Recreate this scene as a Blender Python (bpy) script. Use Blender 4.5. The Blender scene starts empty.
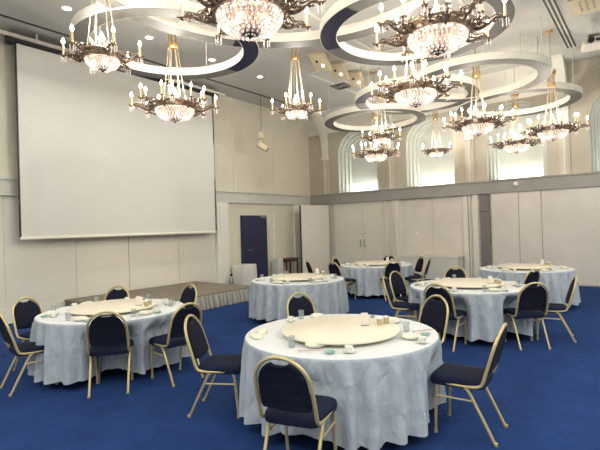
import bpy, bmesh, math, random
from mathutils import Vector, Matrix
random.seed(7)
S = bpy.context.scene
COL = S.collection
PI = math.pi
C_, S_ = math.cos, math.sin

# ------------------------------------------------------------------ materials
def lin(c):
    return tuple(((v/255)/12.92 if v/255 <= .04045 else (((v/255)+.055)/1.055)**2.4) for v in c) + (1,)

def mat(name, rgb, rough=.6, metal=0, emit=None, estr=0, noise=0, nscale=20, bump=0, bscale=80, spec=.5, coat=0, trans=0):
    m = bpy.data.materials.new(name); m.use_nodes = True
    nt = m.node_tree; p = nt.nodes['Principled BSDF']
    p.inputs['Base Color'].default_value = lin(rgb)
    p.inputs['Roughness'].default_value = rough
    p.inputs['Metallic'].default_value = metal
    p.inputs['Specular IOR Level'].default_value = spec
    p.inputs['Coat Weight'].default_value = coat
    p.inputs['Transmission Weight'].default_value = trans
    if emit:
        p.inputs['Emission Color'].default_value = lin(emit)
        p.inputs['Emission Strength'].default_value = estr
    tc = nt.nodes.new('ShaderNodeTexCoord')
    if noise:
        n = nt.nodes.new('ShaderNodeTexNoise'); n.inputs['Scale'].default_value = nscale; n.inputs['Detail'].default_value = 4
        r = nt.nodes.new('ShaderNodeValToRGB')
        a = lin(tuple(max(0, v*(1-noise)) for v in rgb)); b = lin(tuple(min(255, v*(1+noise)) for v in rgb))
        r.color_ramp.elements[0].position = .3; r.color_ramp.elements[1].position = .7
        r.color_ramp.elements[0].color = a; r.color_ramp.elements[1].color = b
        nt.links.new(tc.outputs['Object'], n.inputs['Vector']); nt.links.new(n.outputs['Fac'], r.inputs['Fac'])
        nt.links.new(r.outputs['Color'], p.inputs['Base Color'])
    if bump:
        n2 = nt.nodes.new('ShaderNodeTexNoise'); n2.inputs['Scale'].default_value = bscale
        bp = nt.nodes.new('ShaderNodeBump'); bp.inputs['Strength'].default_value = bump; bp.inputs['Distance'].default_value = .01
        nt.links.new(tc.outputs['Object'], n2.inputs['Vector']); nt.links.new(n2.outputs['Fac'], bp.inputs['Height'])
        nt.links.new(bp.outputs['Normal'], p.inputs['Normal'])
    return m

M = {}
M['wall'] = mat('cream_wall', (214, 208, 190), .8, noise=.015, nscale=1.5)
M['wall_low'] = mat('cream_wall_lower', (220, 215, 204), .75, noise=.012, nscale=1.2)
M['wall_pink'] = mat('beige_partition', (214, 208, 200), .8, noise=.02, nscale=2, bump=.1)
M['tan'] = mat('tan_wall', (184, 177, 160), .8, noise=.02, nscale=2)
M['white'] = mat('white_moulding', (226, 224, 214), .6)
M['ledge'] = mat('grey_ledge', (196, 196, 188), .7, noise=.01, nscale=3)
M['ledge_shaded'] = mat('shaded_grey_ledge', (152, 150, 144), .7, noise=.02, nscale=3)  # right wall ledge: its shadow is painted in as a darker grey
M['ceiling'] = mat('ceiling_plaster', (198, 197, 190), .85, noise=.01, nscale=1)
M['niche'] = mat('niche_white', (204, 206, 198), .7)
M['dark'] = mat('black_trim', (24, 24, 26), .5)
M['slot'] = mat('slot_grey', (74, 70, 66), .6)
M['screen'] = mat('screen_cloth', (210, 208, 201), .9, noise=.008, nscale=1)
M['pil_grey'] = None
M['blue_door'] = mat('navy_door', (38, 40, 72), .6, noise=.05, nscale=4)
M['gold'] = mat('champagne_tube', (208, 190, 140), .35, metal=.4)
M['bronze'] = mat('bronze', (118, 101, 84), .38, metal=.4, noise=.25, nscale=30)
M['dark_bronze'] = mat('dark_bronze', (74, 62, 54), .4, metal=.5)
M['brass'] = mat('brass', (196, 158, 96), .3, metal=.8, noise=.12, nscale=40)
M['chain'] = mat('pale_brass_chain', (206, 190, 158), .35, metal=.5)
M['candle'] = mat('candle_sleeve', (224, 196, 150), .5, emit=(255, 190, 120), estr=.12)
M['bulb'] = mat('flame_bulb', (255, 240, 220), .4, emit=(255, 232, 205), estr=30)
M['bead'] = mat('glowing_crystal_bead', (236, 222, 214), .1, emit=(255, 228, 214), estr=.30, spec=1, coat=1)
M['bead_in'] = mat('added_liner_glow', (150, 128, 116), .5, emit=(255, 200, 172), estr=.16, noise=.2, nscale=60)  # emissive liner added inside the bowl for its inner glow
M['crystal'] = mat('glowing_clear_crystal', (238, 228, 220), .1, emit=(255, 226, 206), estr=.18, spec=1, coat=.6)
M['ring_white'] = mat('ring_white', (228, 222, 210), .5)
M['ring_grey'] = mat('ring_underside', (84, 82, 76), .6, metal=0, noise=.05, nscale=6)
M['ring_blue'] = mat('ring_navy', (7, 10, 36), .6, spec=.2)
M['turntable'] = mat('turntable_laminate', (238, 228, 206), .4, noise=.012, nscale=5)
M['porcelain'] = mat('porcelain', (238, 238, 230), .2, coat=.4)
M['napkin'] = mat('cream_napkin', (236, 232, 212), .85, bump=.2)
M['celadon'] = mat('celadon_dish', (142, 176, 166), .25, coat=.4)
M['chop'] = mat('chopstick_sleeve', (206, 170, 160), .6)
M['glass'] = mat('clear_glass', (235, 240, 240), .05, trans=.85, spec=.6)
M['clearplastic'] = mat('menu_card', (240, 224, 214), .35)
M['amber'] = mat('amber_jar', (190, 170, 132), .25, coat=.5)
M['stage_top'] = mat('stage_carpet', (132, 122, 108), .95, noise=.06, nscale=60, bump=.3, bscale=200)
M['wood'] = mat('dark_wood', (84, 54, 38), .4, noise=.12, nscale=12)
M['white_cloth'] = mat('white_cover_cloth', (214, 212, 204), .85, bump=.2)
M['metal'] = mat('grey_metal', (150, 150, 148), .35, metal=.8)
M['lamp'] = mat('lamp_lens', (255, 250, 240), .4, emit=(255, 247, 232), estr=5)
M['spot_face'] = mat('spot_face', (214, 200, 168), .6)
M['cabinet'] = mat('cabinet_grey_white', (208, 208, 200), .7)

def painted_sparkle(m, lo, hi, scale):
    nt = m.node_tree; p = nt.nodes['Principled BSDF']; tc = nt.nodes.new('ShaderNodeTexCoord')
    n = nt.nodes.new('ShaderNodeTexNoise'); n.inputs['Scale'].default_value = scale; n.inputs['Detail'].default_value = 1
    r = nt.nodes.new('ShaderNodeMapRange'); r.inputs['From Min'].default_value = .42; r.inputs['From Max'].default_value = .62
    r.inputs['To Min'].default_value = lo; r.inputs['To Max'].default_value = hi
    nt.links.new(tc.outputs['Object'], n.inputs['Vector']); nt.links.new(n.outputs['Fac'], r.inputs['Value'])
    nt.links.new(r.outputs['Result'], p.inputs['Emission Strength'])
painted_sparkle(M['bead'], .04, .95, 34); painted_sparkle(M['crystal'], .03, .6, 45)  # painted glints: noise-driven emission stands in for light caught in the crystals

def carpet():
    m = mat('blue_carpet', (36, 62, 142), .95, spec=.15)
    nt = m.node_tree; p = nt.nodes['Principled BSDF']; tc = nt.nodes.new('ShaderNodeTexCoord')
    n1 = nt.nodes.new('ShaderNodeTexNoise'); n1.inputs['Scale'].default_value = 2.2; n1.inputs['Detail'].default_value = 8; n1.inputs['Roughness'].default_value = .7
    r = nt.nodes.new('ShaderNodeValToRGB')
    r.color_ramp.elements[0].position = .3; r.color_ramp.elements[0].color = lin((28, 52, 100))
    r.color_ramp.elements[1].position = .72; r.color_ramp.elements[1].color = lin((40, 68, 126))
    n2 = nt.nodes.new('ShaderNodeTexNoise'); n2.inputs['Scale'].default_value = 260
    bp = nt.nodes.new('ShaderNodeBump'); bp.inputs['Strength'].default_value = .5; bp.inputs['Distance'].default_value = .006
    nt.links.new(tc.outputs['Object'], n1.inputs['Vector']); nt.links.new(tc.outputs['Object'], n2.inputs['Vector'])
    nt.links.new(n1.outputs['Fac'], r.inputs['Fac']); nt.links.new(r.outputs['Color'], p.inputs['Base Color'])
    nt.links.new(n2.outputs['Fac'], bp.inputs['Height']); nt.links.new(bp.outputs['Normal'], p.inputs['Normal'])
    return m
M['carpet'] = carpet()

def chair_fabric(name, base, dot):
    m = mat(name, base, .85, spec=.3)
    nt = m.node_tree; p = nt.nodes['Principled BSDF']; tc = nt.nodes.new('ShaderNodeTexCoord')
    mp = nt.nodes.new('ShaderNodeMapping'); mp.inputs['Rotation'].default_value = (0, PI/4, 0)
    v = nt.nodes.new('ShaderNodeTexVoronoi'); v.inputs['Scale'].default_value = 42; v.inputs['Randomness'].default_value = 0
    r = nt.nodes.new('ShaderNodeValToRGB')
    r.color_ramp.elements[0].position = .16; r.color_ramp.elements[0].color = lin(dot)
    r.color_ramp.elements[1].position = .3; r.color_ramp.elements[1].color = lin(base)
    nt.links.new(tc.outputs['Object'], mp.inputs['Vector']); nt.links.new(mp.outputs['Vector'], v.inputs['Vector'])
    nt.links.new(v.outputs['Distance'], r.inputs['Fac']); nt.links.new(r.outputs['Color'], p.inputs['Base Color'])
    return m
M['chair_back'] = chair_fabric('navy_patterned_fabric', (13, 17, 36), (32, 40, 72))
M['chair_seat'] = chair_fabric('navy_seat_fabric', (16, 24, 50), (36, 46, 82))

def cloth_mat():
    m = mat('pale_blue_cloth_shaded_side', (196, 202, 210), .8, spec=.25)  # hanging sides of the cloth, shade painted in as a darker tone
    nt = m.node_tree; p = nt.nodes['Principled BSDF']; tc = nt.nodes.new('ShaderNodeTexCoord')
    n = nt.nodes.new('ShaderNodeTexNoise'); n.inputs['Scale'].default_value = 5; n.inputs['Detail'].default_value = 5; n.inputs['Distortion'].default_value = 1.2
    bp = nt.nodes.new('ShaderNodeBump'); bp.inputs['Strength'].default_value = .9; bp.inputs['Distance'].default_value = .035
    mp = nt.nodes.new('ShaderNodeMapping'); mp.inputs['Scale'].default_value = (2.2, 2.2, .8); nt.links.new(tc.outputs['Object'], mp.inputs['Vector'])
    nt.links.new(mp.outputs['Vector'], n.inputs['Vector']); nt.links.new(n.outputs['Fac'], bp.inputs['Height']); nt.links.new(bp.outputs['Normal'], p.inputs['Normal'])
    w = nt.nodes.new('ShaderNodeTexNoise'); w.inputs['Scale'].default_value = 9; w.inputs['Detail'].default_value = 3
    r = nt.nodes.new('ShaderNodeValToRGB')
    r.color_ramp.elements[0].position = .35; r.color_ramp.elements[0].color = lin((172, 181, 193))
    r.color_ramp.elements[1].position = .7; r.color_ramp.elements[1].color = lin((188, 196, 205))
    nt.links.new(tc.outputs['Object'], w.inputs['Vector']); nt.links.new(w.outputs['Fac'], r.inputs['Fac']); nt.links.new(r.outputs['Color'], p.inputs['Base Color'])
    return m
M['cloth'] = cloth_mat()
M['cloth_lit_top'] = mat('lit_tablecloth_top', (226, 228, 228), .75, bump=.15, bscale=6)  # same cloth seen from above, overhead light painted in as a lighter tone

def strip_mat():
    m = mat('grey_mottled_panel', (118, 110, 112), .6, noise=.14, nscale=30)
    return m
M['pil_grey'] = strip_mat()

def skirt_mat():
    return mat('silver_grey_skirting', (160, 157, 150), .55, noise=.05, nscale=8)
M['skirt'] = skirt_mat()

# ------------------------------------------------------------------ mesh helpers
class MB:
    def __init__(s): s.v = []; s.f = []; s.mi = []; s.cur = 0
    def add(s, vs, fs):
        o = len(s.v); s.v += [tuple(v) for v in vs]; s.f += [tuple(i+o for i in f) for f in fs]; s.mi += [s.cur]*len(fs); return s
    def box(s, x0, x1, y0, y1, z0, z1, bev=0):
        if bev <= 0:
            vs = [(x, y, z) for x in (x0, x1) for y in (y0, y1) for z in (z0, z1)]
            return s.add(vs, [(0,1,3,2),(4,6,7,5),(0,4,5,1),(2,3,7,6),(0,2,6,4),(1,5,7,3)])
        bm = bmesh.new(); bmesh.ops.create_cube(bm, size=1)
        bmesh.ops.scale(bm, vec=(abs(x1-x0), abs(y1-y0), abs(z1-z0)), verts=bm.verts)
        bmesh.ops.translate(bm, vec=((x0+x1)/2, (y0+y1)/2, (z0+z1)/2), verts=bm.verts)
        bmesh.ops.bevel(bm, geom=bm.edges[:], offset=bev, segments=3, affect='EDGES', profile=.5)
        s.bm(bm); return s
    def bm(s, bm, mx=None):
        bm.verts.ensure_lookup_table(); bm.verts.index_update()
        s.add([(mx @ v.co if mx else v.co) for v in bm.verts], [[v.index for v in f.verts] for f in bm.faces]); bm.free()
    def quad(s, a, b, c, d): return s.add([a, b, c, d], [(0,1,2,3)])
    def tube(s, pts, r, n=8, closed=False, cap=True, rs=None):
        pts = [Vector(p) for p in pts]; N = len(pts); rings = []
        up = Vector((0, 0, 1)); prev = None
        for i, p in enumerate(pts):
            if closed: t = pts[(i+1) % N]-pts[i-1]
            else: t = pts[min(i+1, N-1)]-pts[max(i-1, 0)]
            t.normalize()
            if prev is None:
                a = up if abs(t.z) < .9 else Vector((1, 0, 0))
                x = t.cross(a).normalized()
            else:
                x = (prev - t*prev.dot(t)).normalized()
            prev = x; y = t.cross(x)
            rr = rs[i] if rs else r
            rings.append([p + (x*C_(2*PI*k/n)+y*S_(2*PI*k/n))*rr for k in range(n)])
        vs = [v for rg in rings for v in rg]; fs = []
        for i in range(N if closed else N-1):
            j = (i+1) % N
            for k in range(n):
                fs.append((i*n+k, i*n+(k+1) % n, j*n+(k+1) % n, j*n+k))
        if cap and not closed:
            fs.append(tuple(range(n))[::-1]); fs.append(tuple((N-1)*n+k for k in range(n)))
        return s.add(vs, fs)
    def lathe(s, prof, n=24, c=(0, 0, 0), closed=False):
        vs = []; fs = []; L = len(prof)
        for k in range(n):
            a = 2*PI*k/n
            for r, z in prof: vs.append((c[0]+r*C_(a), c[1]+r*S_(a), c[2]+z))
        for k in range(n):
            j = (k+1) % n
            for i in range(L if closed else L-1):
                i2 = (i+1) % L
                fs.append((k*L+i, j*L+i, j*L+i2, k*L+i2))
        return s.add(vs, fs)
    def octa(s, c, r, h):
        x, y, z = c
        return s.add([(x+r,y,z),(x,y+r,z),(x-r,y,z),(x,y-r,z),(x,y,z+h),(x,y,z-h)],
              [(0,1,4),(1,2,4),(2,3,4),(3,0,4),(1,0,5),(2,1,5),(3,2,5),(0,3,5)])
    def build(s, name, m, parent=None, smooth=True, angle=40, loc=None, kind=None):
        me = bpy.data.meshes.new(name)
        me.from_pydata(s.v, [], s.f); me.validate(clean_customdata=False)
        ms = m if isinstance(m, (list, tuple)) else [m]
        for q in ms: me.materials.append(q)
        if len(ms) > 1 and len(me.polygons) == len(s.mi): me.polygons.foreach_set('material_index', s.mi)
        bm = bmesh.new(); bm.from_mesh(me); bmesh.ops.recalc_face_normals(bm, faces=bm.faces); bm.to_mesh(me); bm.free()
        if smooth:
            me.shade_smooth()
            try: me.set_sharp_from_angle(angle=math.radians(angle))
            except Exception: pass
        o = bpy.data.objects.new(name, me); COL.objects.link(o)
        if parent: o.parent = parent
        if loc: o.location = loc
        if kind: o['kind'] = kind
        return o

def empty(name, loc, rz=0, label=None, cat=None, group=None):
    o = bpy.data.objects.new(name, None); COL.objects.link(o)
    o.location = loc; o.rotation_euler = (0, 0, rz); o.empty_display_size = .1
    if label: tag(o, label, cat, group)
    return o
def tag(o, label, cat, group=None):
    o['label'] = label; o['category'] = cat
    if group: o['group'] = group
    return o
def kids(o): return [c for c in ALLK.get(o.name, [])]
def copy_tree(o, parent=None):
    c = o.copy(); COL.objects.link(c); c.parent = parent
    for ch in list(o.children):
        copy_tree(ch, c)
    return c
def place(proto, used, loc, rz, label, cat, group=None, scale=None):
    o = proto if not used else copy_tree(proto)
    o.location = loc; o.rotation_euler = (0, 0, rz)
    tag(o, label, cat, group)
    return o
def smooth_path(pts, n=6):
    P = [Vector(p) for p in pts]; out = []
    Q = [P[0]*2-P[1]] + P + [P[-1]*2-P[-2]]
    for i in range(1, len(Q)-2):
        for k in range(n):
            t = k/n; a, b, c, d = Q[i-1], Q[i], Q[i+1], Q[i+2]
            out.append(.5*((2*b)+(c-a)*t+(2*a-5*b+4*c-d)*t*t+(3*b-a-3*c+d)*t**3))
    out.append(P[-1]); return out

# ------------------------------------------------------------------ setting
XR, YL, H = 13.32, 9.91, 5.68     # ledge fronts and ceiling height
XW, YW = XR+.10, YL+.06           # wall faces
X0, Y0 = -4.0, -5.0               # walls behind the camera
MB().box(X0-.2, XW+1, Y0-.2, YW+.4, -.12, 0).build('floor', M['carpet'], kind='structure', smooth=False)
MB().box(X0-.2, XW+1, Y0-.2, YW+.4, H, H+.12).build('ceiling', M['ceiling'], kind='structure', smooth=False)
MB().box(X0-.2, X0, Y0-.2, YW+.2, 0, H).build('wall_back', M['wall'], kind='structure', smooth=False)
MB().box(X0-.2, XW+1, Y0-.2, Y0, 0, H).build('wall_near', M['wall'], kind='structure', smooth=False)
# left wall: upper, lower
w = MB(); w.box(X0-.2, XW+.1, YW, YW+.15, 2.6, H)
w.box(X0-.2, 9.5, YW, YW+.15, 0, 2.6); w.box(11.1, XW+.1, YW, YW+.15, 0, 2.6); w.box(9.5, 11.1, YW, YW+.15, 0, 2.6)
w.build('wall_left', M['wall'], kind='structure', smooth=False)
t = MB(); t.box(X0, XR, YL, YW, 2.49, 2.86); t.box(X0, XR, YL-.035, YL, 2.80, 2.86, .008); t.box(X0, XR, YL-.02, YL, 2.49, 2.53, .006)
t.build('trim_1', M['ledge'], kind='structure', smooth=False)
t = MB(); t.box(X0, 4.5, YL+.02, YW, 0, .3); t.box(8.0, 9.5, YL+.03, YW, 0, .12); t.box(11.15, 13.3, YL+.03, YW, 0, .12)
t.build('baseboard_left', M['white'], kind='structure', smooth=False)
# panelling on the lower left wall
t = MB()
for a, b in ((X0, 3.385), (3.40, 4.77), (4.78, 6.03), (6.15, 7.48), (7.49, 8.76), ):
    t.box(a, b, YL+.05, YW, .31, 2.48, .003)
t.box(6.035, 6.145, YL+.02, YW, .0, 2.48, .006)
t.build('trim_2', M['wall_low'], kind='structure', smooth=False)
t = MB()
for a, b in ((8.77, 9.22), ):
    t.box(a, b, YL-.05, YW, 0, 2.49, .01); t.box(a+.1, b-.1, YL-.065, YW, .1, 2.4, .01)
t.box(12.35, 12.65, YL-.02, YW, 0, 2.49, .01); t.box(11.25, 11.32, YL, YW, 0, 2.49, .01)
t.build('trim_3', M['white'], kind='structure', smooth=False)
# upper left wall seams
t = MB()
for x in (9.6,): t.box(x, x+.05, YL+.03, YW, 2.86, 3.35, .004)
for x in (9.55, 11.4): t.box(x, x+.012, YL+.052, YW, 2.86, H)
t.build('trim_4', M['white'], kind='structure', smooth=False)

# right wall: arched niches
NC = [8.7-.76-2.48*k for k in range(0, 6)]; NC = [7.94, 5.38, 2.94, .46, -2.02]
NR, NZ, ZS = .76, 4.2, 2.86
def arch(yc, R, n=22):
    return [(yc+R*C_(PI*k/n), NZ+R*S_(PI*k/n)) for k in range(n+1)]   # from +Y to -Y
def wall_with_arch(mb, x, ya, yb, yc, R, z0, z1):
    # ya > yb
    A = arch(yc, R)
    mb.quad((x, ya, z0), (x, yc+R, z0), (x, yc+R, NZ), (x, ya, NZ)); mb.quad((x, yb, z0), (x, yc-R, z0), (x, yc-R, NZ), (x, yb, NZ))
    top = []
    for k, (y, z) in enumerate(A):
        top.append((ya+(yb-ya)*k/(len(A)-1), z1))
    mb.quad((x, ya, NZ), (x, yc+R, NZ), (x, ya, z1), (x, ya, z1)) if False else None
    for k in range(len(A)-1):
        mb.quad((x, A[k][0], A[k][1]), (x, A[k+1][0], A[k+1][1]), (x, top[k+1][0], z1), (x, top[k][0], z1))
    mb.add([(x, ya, NZ), (x, yc+R, NZ), (x, ya, z1)], [(0,1,2)]); mb.add([(x, yb, NZ), (x, yc-R, NZ), (x, yb, z1)], [(0,1,2)])
wu = MB(); nb = MB()
edges = [YW] + [(NC[i]+NC[i+1])/2 for i in range(len(NC)-1)] + [Y0]
for i, yc in enumerate(NC):
    wall_with_arch(wu, XW, edges[i], edges[i+1], yc, NR, ZS, H)
    st = 3; dx = .15; dw = .06
    for k in range(st+1):
        R1 = NR-k*dw; xa, xb = XW+k*dx, XW+(k+1)*dx
        pa = [(yc+R1, ZS)] + arch(yc, R1) + [(yc-R1, ZS)]
        for j in range(len(pa)-1):
            nb.quad((xa, *pa[j]), (xa, *pa[j+1]), (xb, *pa[j+1]), (xb, *pa[j]))
        if k < st:
            R2 = R1-dw; pb = [(yc+R2, ZS)] + arch(yc, R2) + [(yc-R2, ZS)]
            for j in range(len(pa)-1):
                nb.quad((xb, *pa[j]), (xb, *pa[j+1]), (xb, *pb[j+1]), (xb, *pb[j]))
        else:
            nb.add([(xb, *q) for q in pa], [tuple(range(len(pa)))])
    nb.quad((XW, yc+NR, ZS), (XW, yc-NR, ZS), (XW+.62, yc-NR, ZS), (XW+.62, yc+NR, ZS))
wu.build('wall_right', M['tan'], kind='structure', smooth=False)
nb.build('trim_5', M['niche'], kind='structure', smooth=False)
# closing shell behind the niches and lower right wall
lw = MB(); lw.box(XW, XW+.15, 3.95, YW+.1, 0, ZS); lw.box(XW, XW+.15, Y0, 3.95, 0, ZS)
lw.build('wall_right_lower', M['wall_pink'], kind='structure', smooth=False)
MB().box(XW+.75, XW+.85, Y0, YW+.3, 2.5, H).build('wall_outer', M['wall'], kind='structure', smooth=False)
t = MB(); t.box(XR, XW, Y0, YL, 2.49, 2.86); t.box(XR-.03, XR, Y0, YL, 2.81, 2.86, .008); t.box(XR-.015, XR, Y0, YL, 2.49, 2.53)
t.build('trim_6', M['ledge_shaded'], kind='structure', smooth=False)
# pilasters of the upper right wall with curved ribs up to the ceiling
t = MB()
def rib(mb, y0, y1, z0=4.12, z1=H, depth=.9):
    n = 14; prof = []
    for k in range(n+1):
        a = PI/2*k/n
        prof.append((XW-.04-depth*(1-C_(a)), z0+(z1-z0)*S_(a)))
    for k in range(n):
        (xa, za), (xb, zb) = prof[k], prof[k+1]
        mb.quad((xa, y0, za), (xb, y0, zb), (xb, y1, zb), (xa, y1, za))
        for y in (y0, y1):
            mb.quad((xa, y, za), (xb, y, zb), (XW, y, zb) if k < n-1 else (XW, y, H), (XW, y, za))
pt = MB()
for yc in (9.24, 6.69, 4.17, 1.78, -.8):
    pt.box(XW-.04, XW, yc-.12, yc+.12, ZS, 4.1); pt.box(XW-.06, XW, yc-.075, yc+.075, ZS, 4.08, .01); t.box(XW-.075, XW-.05, yc-.01, yc+.01, ZS, 4.05)
    t.box(XW-.09, XW, yc-.14, yc+.14, 4.08, 4.16, .01)
    rib(t, yc-.12, yc+.12)
t.build('trim_7', M['white'], kind='structure', smooth=False)
pt.build('trim_15', mat('pilaster_cream', (194, 188, 174), .75), kind='structure', smooth=False)
# cove between wall and ceiling
t = MB(); n = 10
prof = [(XW-.004-.62*(1-C_(PI/2*k/n)), 5.02+(H-5.02)*S_(PI/2*k/n)) for k in range(n+1)]
for k in range(n):
    t.quad((prof[k][0], 1.7, prof[k][1]), (prof[k+1][0], 1.7, prof[k+1][1]), (prof[k+1][0], YW, prof[k+1][1]), (prof[k][0], YW, prof[k][1]))
t.build('trim_8', M['white'], kind='structure', angle=60)
t = MB(); t.box(XW-.03, XW, Y0, 1.6, 5.38, 5.44, .008)
t.build('trim_9', M['tan'], kind='structure', smooth=False)
# lower right wall trims
t = MB()
for a, b in ((6.39, 6.70), (8.66, 8.92), (3.98, 4.14)):
    t.box(XW-.05, XW, a, b, 0, 2.49, .008)
for a, b in ((6.5, 6.59), (6.88, 6.95), (8.6, 8.66), (4.19, 4.23), (4.26, 4.40)):
    t.box(XW-.07, XW, a, b, 0, 2.49, .008)
t.build('trim_10', M['wall_low'], kind='structure', smooth=False)
t = MB()
for y in (5.33,): t.box(XW-.012, XW, y-.008, y+.008, 0, 2.49)
t.build('trim_11', M['ledge'], kind='structure', smooth=False)
t = MB(); t.box(XW-.03, XW, Y0, 3.6, 0, .1); t.box(XW-.03, XW, 4.4, 6.39, 0, .1)
t.build('baseboard_right', M['wall_low'], kind='structure', smooth=False)
# grey mottled column strip, five stacked panels
t = MB()
for k in range(5): t.box(XW-.06, XW, 3.655, 3.93, .01+k*.497, .485+k*.497, .004)
t.build('trim_12', M['pil_grey'], kind='structure', smooth=False)
# folding partition leaves
for i, (a, b) in enumerate(((2.905, 3.60), (2.35, 2.895), (-1.2, 2.34))):
    p = MB(); p.box(XW-.075, XW-.01, a, b, .03, 2.485, .006)
    tag(p.build('partition_leaf', M['wall_pink'], smooth=False),
        ['narrow beige folding partition leaf right of the grey mottled column strip', 'second narrow beige partition leaf from the grey mottled column strip',
         'wide plain beige partition leaf behind and beyond the table beside it'][i], 'partition')
# double door in the right wall
d = MB(); d.box(XW-.05, XW, 8.56, 8.64, 0, 2.49, .006); d.box(XW-.05, XW, 6.92, 6.99, 0, 2.49, .006); d.box(XW-.05, XW, 6.95, 8.6, 2.42, 2.49, .006)
fr = d.build('door_2', M['wall_low'], kind='structure', smooth=False)
for a, b in ((6.995, 7.772), (7.782, 8.555)):
    lf = MB(); lf.box(XW-.03, XW-.001, a, b, .01, 2.42, .005)
    leaf = lf.build('door_leaf', mat('door_leaf_beige', (222, 216, 204), .6), fr, smooth=False)
    hy = 7.70 if b < 7.78 else 7.86
    h = MB(); h.tube(smooth_path([(XW-.03, hy, 1.0), (XW-.085, hy, 1.02), (XW-.085, hy, 1.2), (XW-.03, hy, 1.22)], 4), .012)
    h.lathe([(0, 0), (.03, 0), (.03, .02), (0, .02)], 12, (XW-.05, hy, 1.42))
    h.build('door_handle', M['metal'], leaf)
# navy single door in the left wall
d = MB(); d.box(9.79, 10.9, YL-.03, YW, .01, 2.12, .006)
dr = d.build('door_1', M['blue_door'], kind='structure', smooth=False)
h = MB(); h.tube([(10.02, YL-.03, 1.05), (10.02, YL-.08, 1.05), (10.14, YL-.08, 1.05)], .012); h.build('door_handle', M['metal'], dr)
h = MB(); h.box(10.58, 10.82, YL-.08, YL-.03, 2.03, 2.09, .01); h.build('door_closer', M['metal'], dr)

# ceiling fittings of the shell: slots
t = MB(); t.box(2.0, 11.6, 9.12, 9.18, H-.012, H+.0)
t.build('trim_13', M['slot'], kind='structure', smooth=False)
t = MB()
# plaster mouldings on the ceiling
for y in (6.9,): t.box(9.5, 12.8, y, y+.06, H-.03, H, .01)
for x in (9.4, 12.2): t.box(x, x+.06, 2.2, 6.95, H-.03, H, .01)
for y in (4.9, 2.6): t.box(4.0, 9.4, y, y+.06, H-.03, H, .01)
t.build('trim_14', M['white'], kind='structure', smooth=False)

# ------------------------------------------------------------------ stage
st = empty('stage_platform', (6.23, 8.77, 0), 0, 'low grey carpeted stage platform with pleated silver skirt along the left wall', 'stage')
b = MB(); b.box(-1.73, 1.72, -1.1, 1.13, 0, .30); b.box(-1.75, 1.74, -1.12, 1.13, .28, .32, .006); b.build('deck', M['stage_top'], st, smooth=False)
b = MB(); n = 420; vs = []; zs = [0.01, .15, .295]
for k in range(n+1):
    x = -1.72+3.46*k/n
    for j, z in enumerate(zs):
        amp = (.095, .075, .03)[j]
        y = -1.125 - amp*abs(S_(k*PI/16+.6*S_(k*.11)))**.8
        vs.append((x, y, z))
fs = [(k*3+j, (k+1)*3+j, (k+1)*3+j+1, k*3+j+1) for k in range(n) for j in range(2)]
b.add(vs, fs)
n = 240; vs = []
for k in range(n+1):
    y = -1.12+2.24*k/n
    for j, z in enumerate(zs):
        vs.append((1.75+(.026, .018, .006)[j]*(1+S_(k*PI/6)), y, z))
b.add(vs, [(k*3+j, (k+1)*3+j, (k+1)*3+j+1, k*3+j+1) for k in range(n) for j in range(2)])
b.build('skirt', M['skirt'], st)

# ------------------------------------------------------------------ projection screen
sc = empty('projection_screen', (6.06, 9.66, 1.65), 0, 'large white projection screen hanging on the left wall with black roller case', 'screen')
W2 = 2.485
b = MB(); vs = []; n = 40
for k in range(n+1):
    x = -W2+2*W2*k/n
    for j in range(13):
        z = 3.80*j/12
        vs.append((x, .012*S_(x*1.3+.5)*S_(z*.8), z))
b.add(vs, [(k*13+j, (k+1)*13+j, (k+1)*13+j+1, k*13+j+1) for k in range(n) for j in range(12)])
b.build('screen_cloth', M['screen'], sc)
b = MB(); b.box(-W2-.005, W2+.005, -.02, .02, -.03, .03, .01); b.build('bottom_bar', M['ring_white'], sc)
b = MB(); b.box(-W2-.015, -W2+.02, -.006, .006, 0, 3.8); b.box(W2-.02, W2+.015, -.006, .006, 0, 3.8); b.build('side_border', M['dark'], sc, smooth=False)
b = MB(); b.tube([(-W2-.08, 0, 3.86), (W2+.08, 0, 3.86)], .075, 16); b.box(-W2-.14, -W2-.02, -.07, .12, 3.76, 3.96, .01); b.box(W2+.02, W2+.14, -.07, .12, 3.76, 3.96, .01)
b.build('roller_case', M['dark'], sc)
b = MB()
for x in (-W2-.08, 0, W2+.08): b.box(x-.02, x+.02, .0, .25, 3.93, 3.97)
for x in (-W2-.08, W2+.08): b.tube([(x, 0, 3.94), (x, 0, H-1.652)], .012)
b.build('bracket', M['metal'], sc)
rl = MB(); rl.box(1.5, 8.9, 9.50, 9.56, 5.50, 5.56, .008)
for x in (2, 3.9, 5.8, 7.7): rl.box(x, x+.03, 9.515, 9.545, 5.55, H)
tag(rl.build('curtain_rail', M['ring_white'], smooth=False), 'long white curtain rail under the ceiling in front of the screen top', 'rail')

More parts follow.
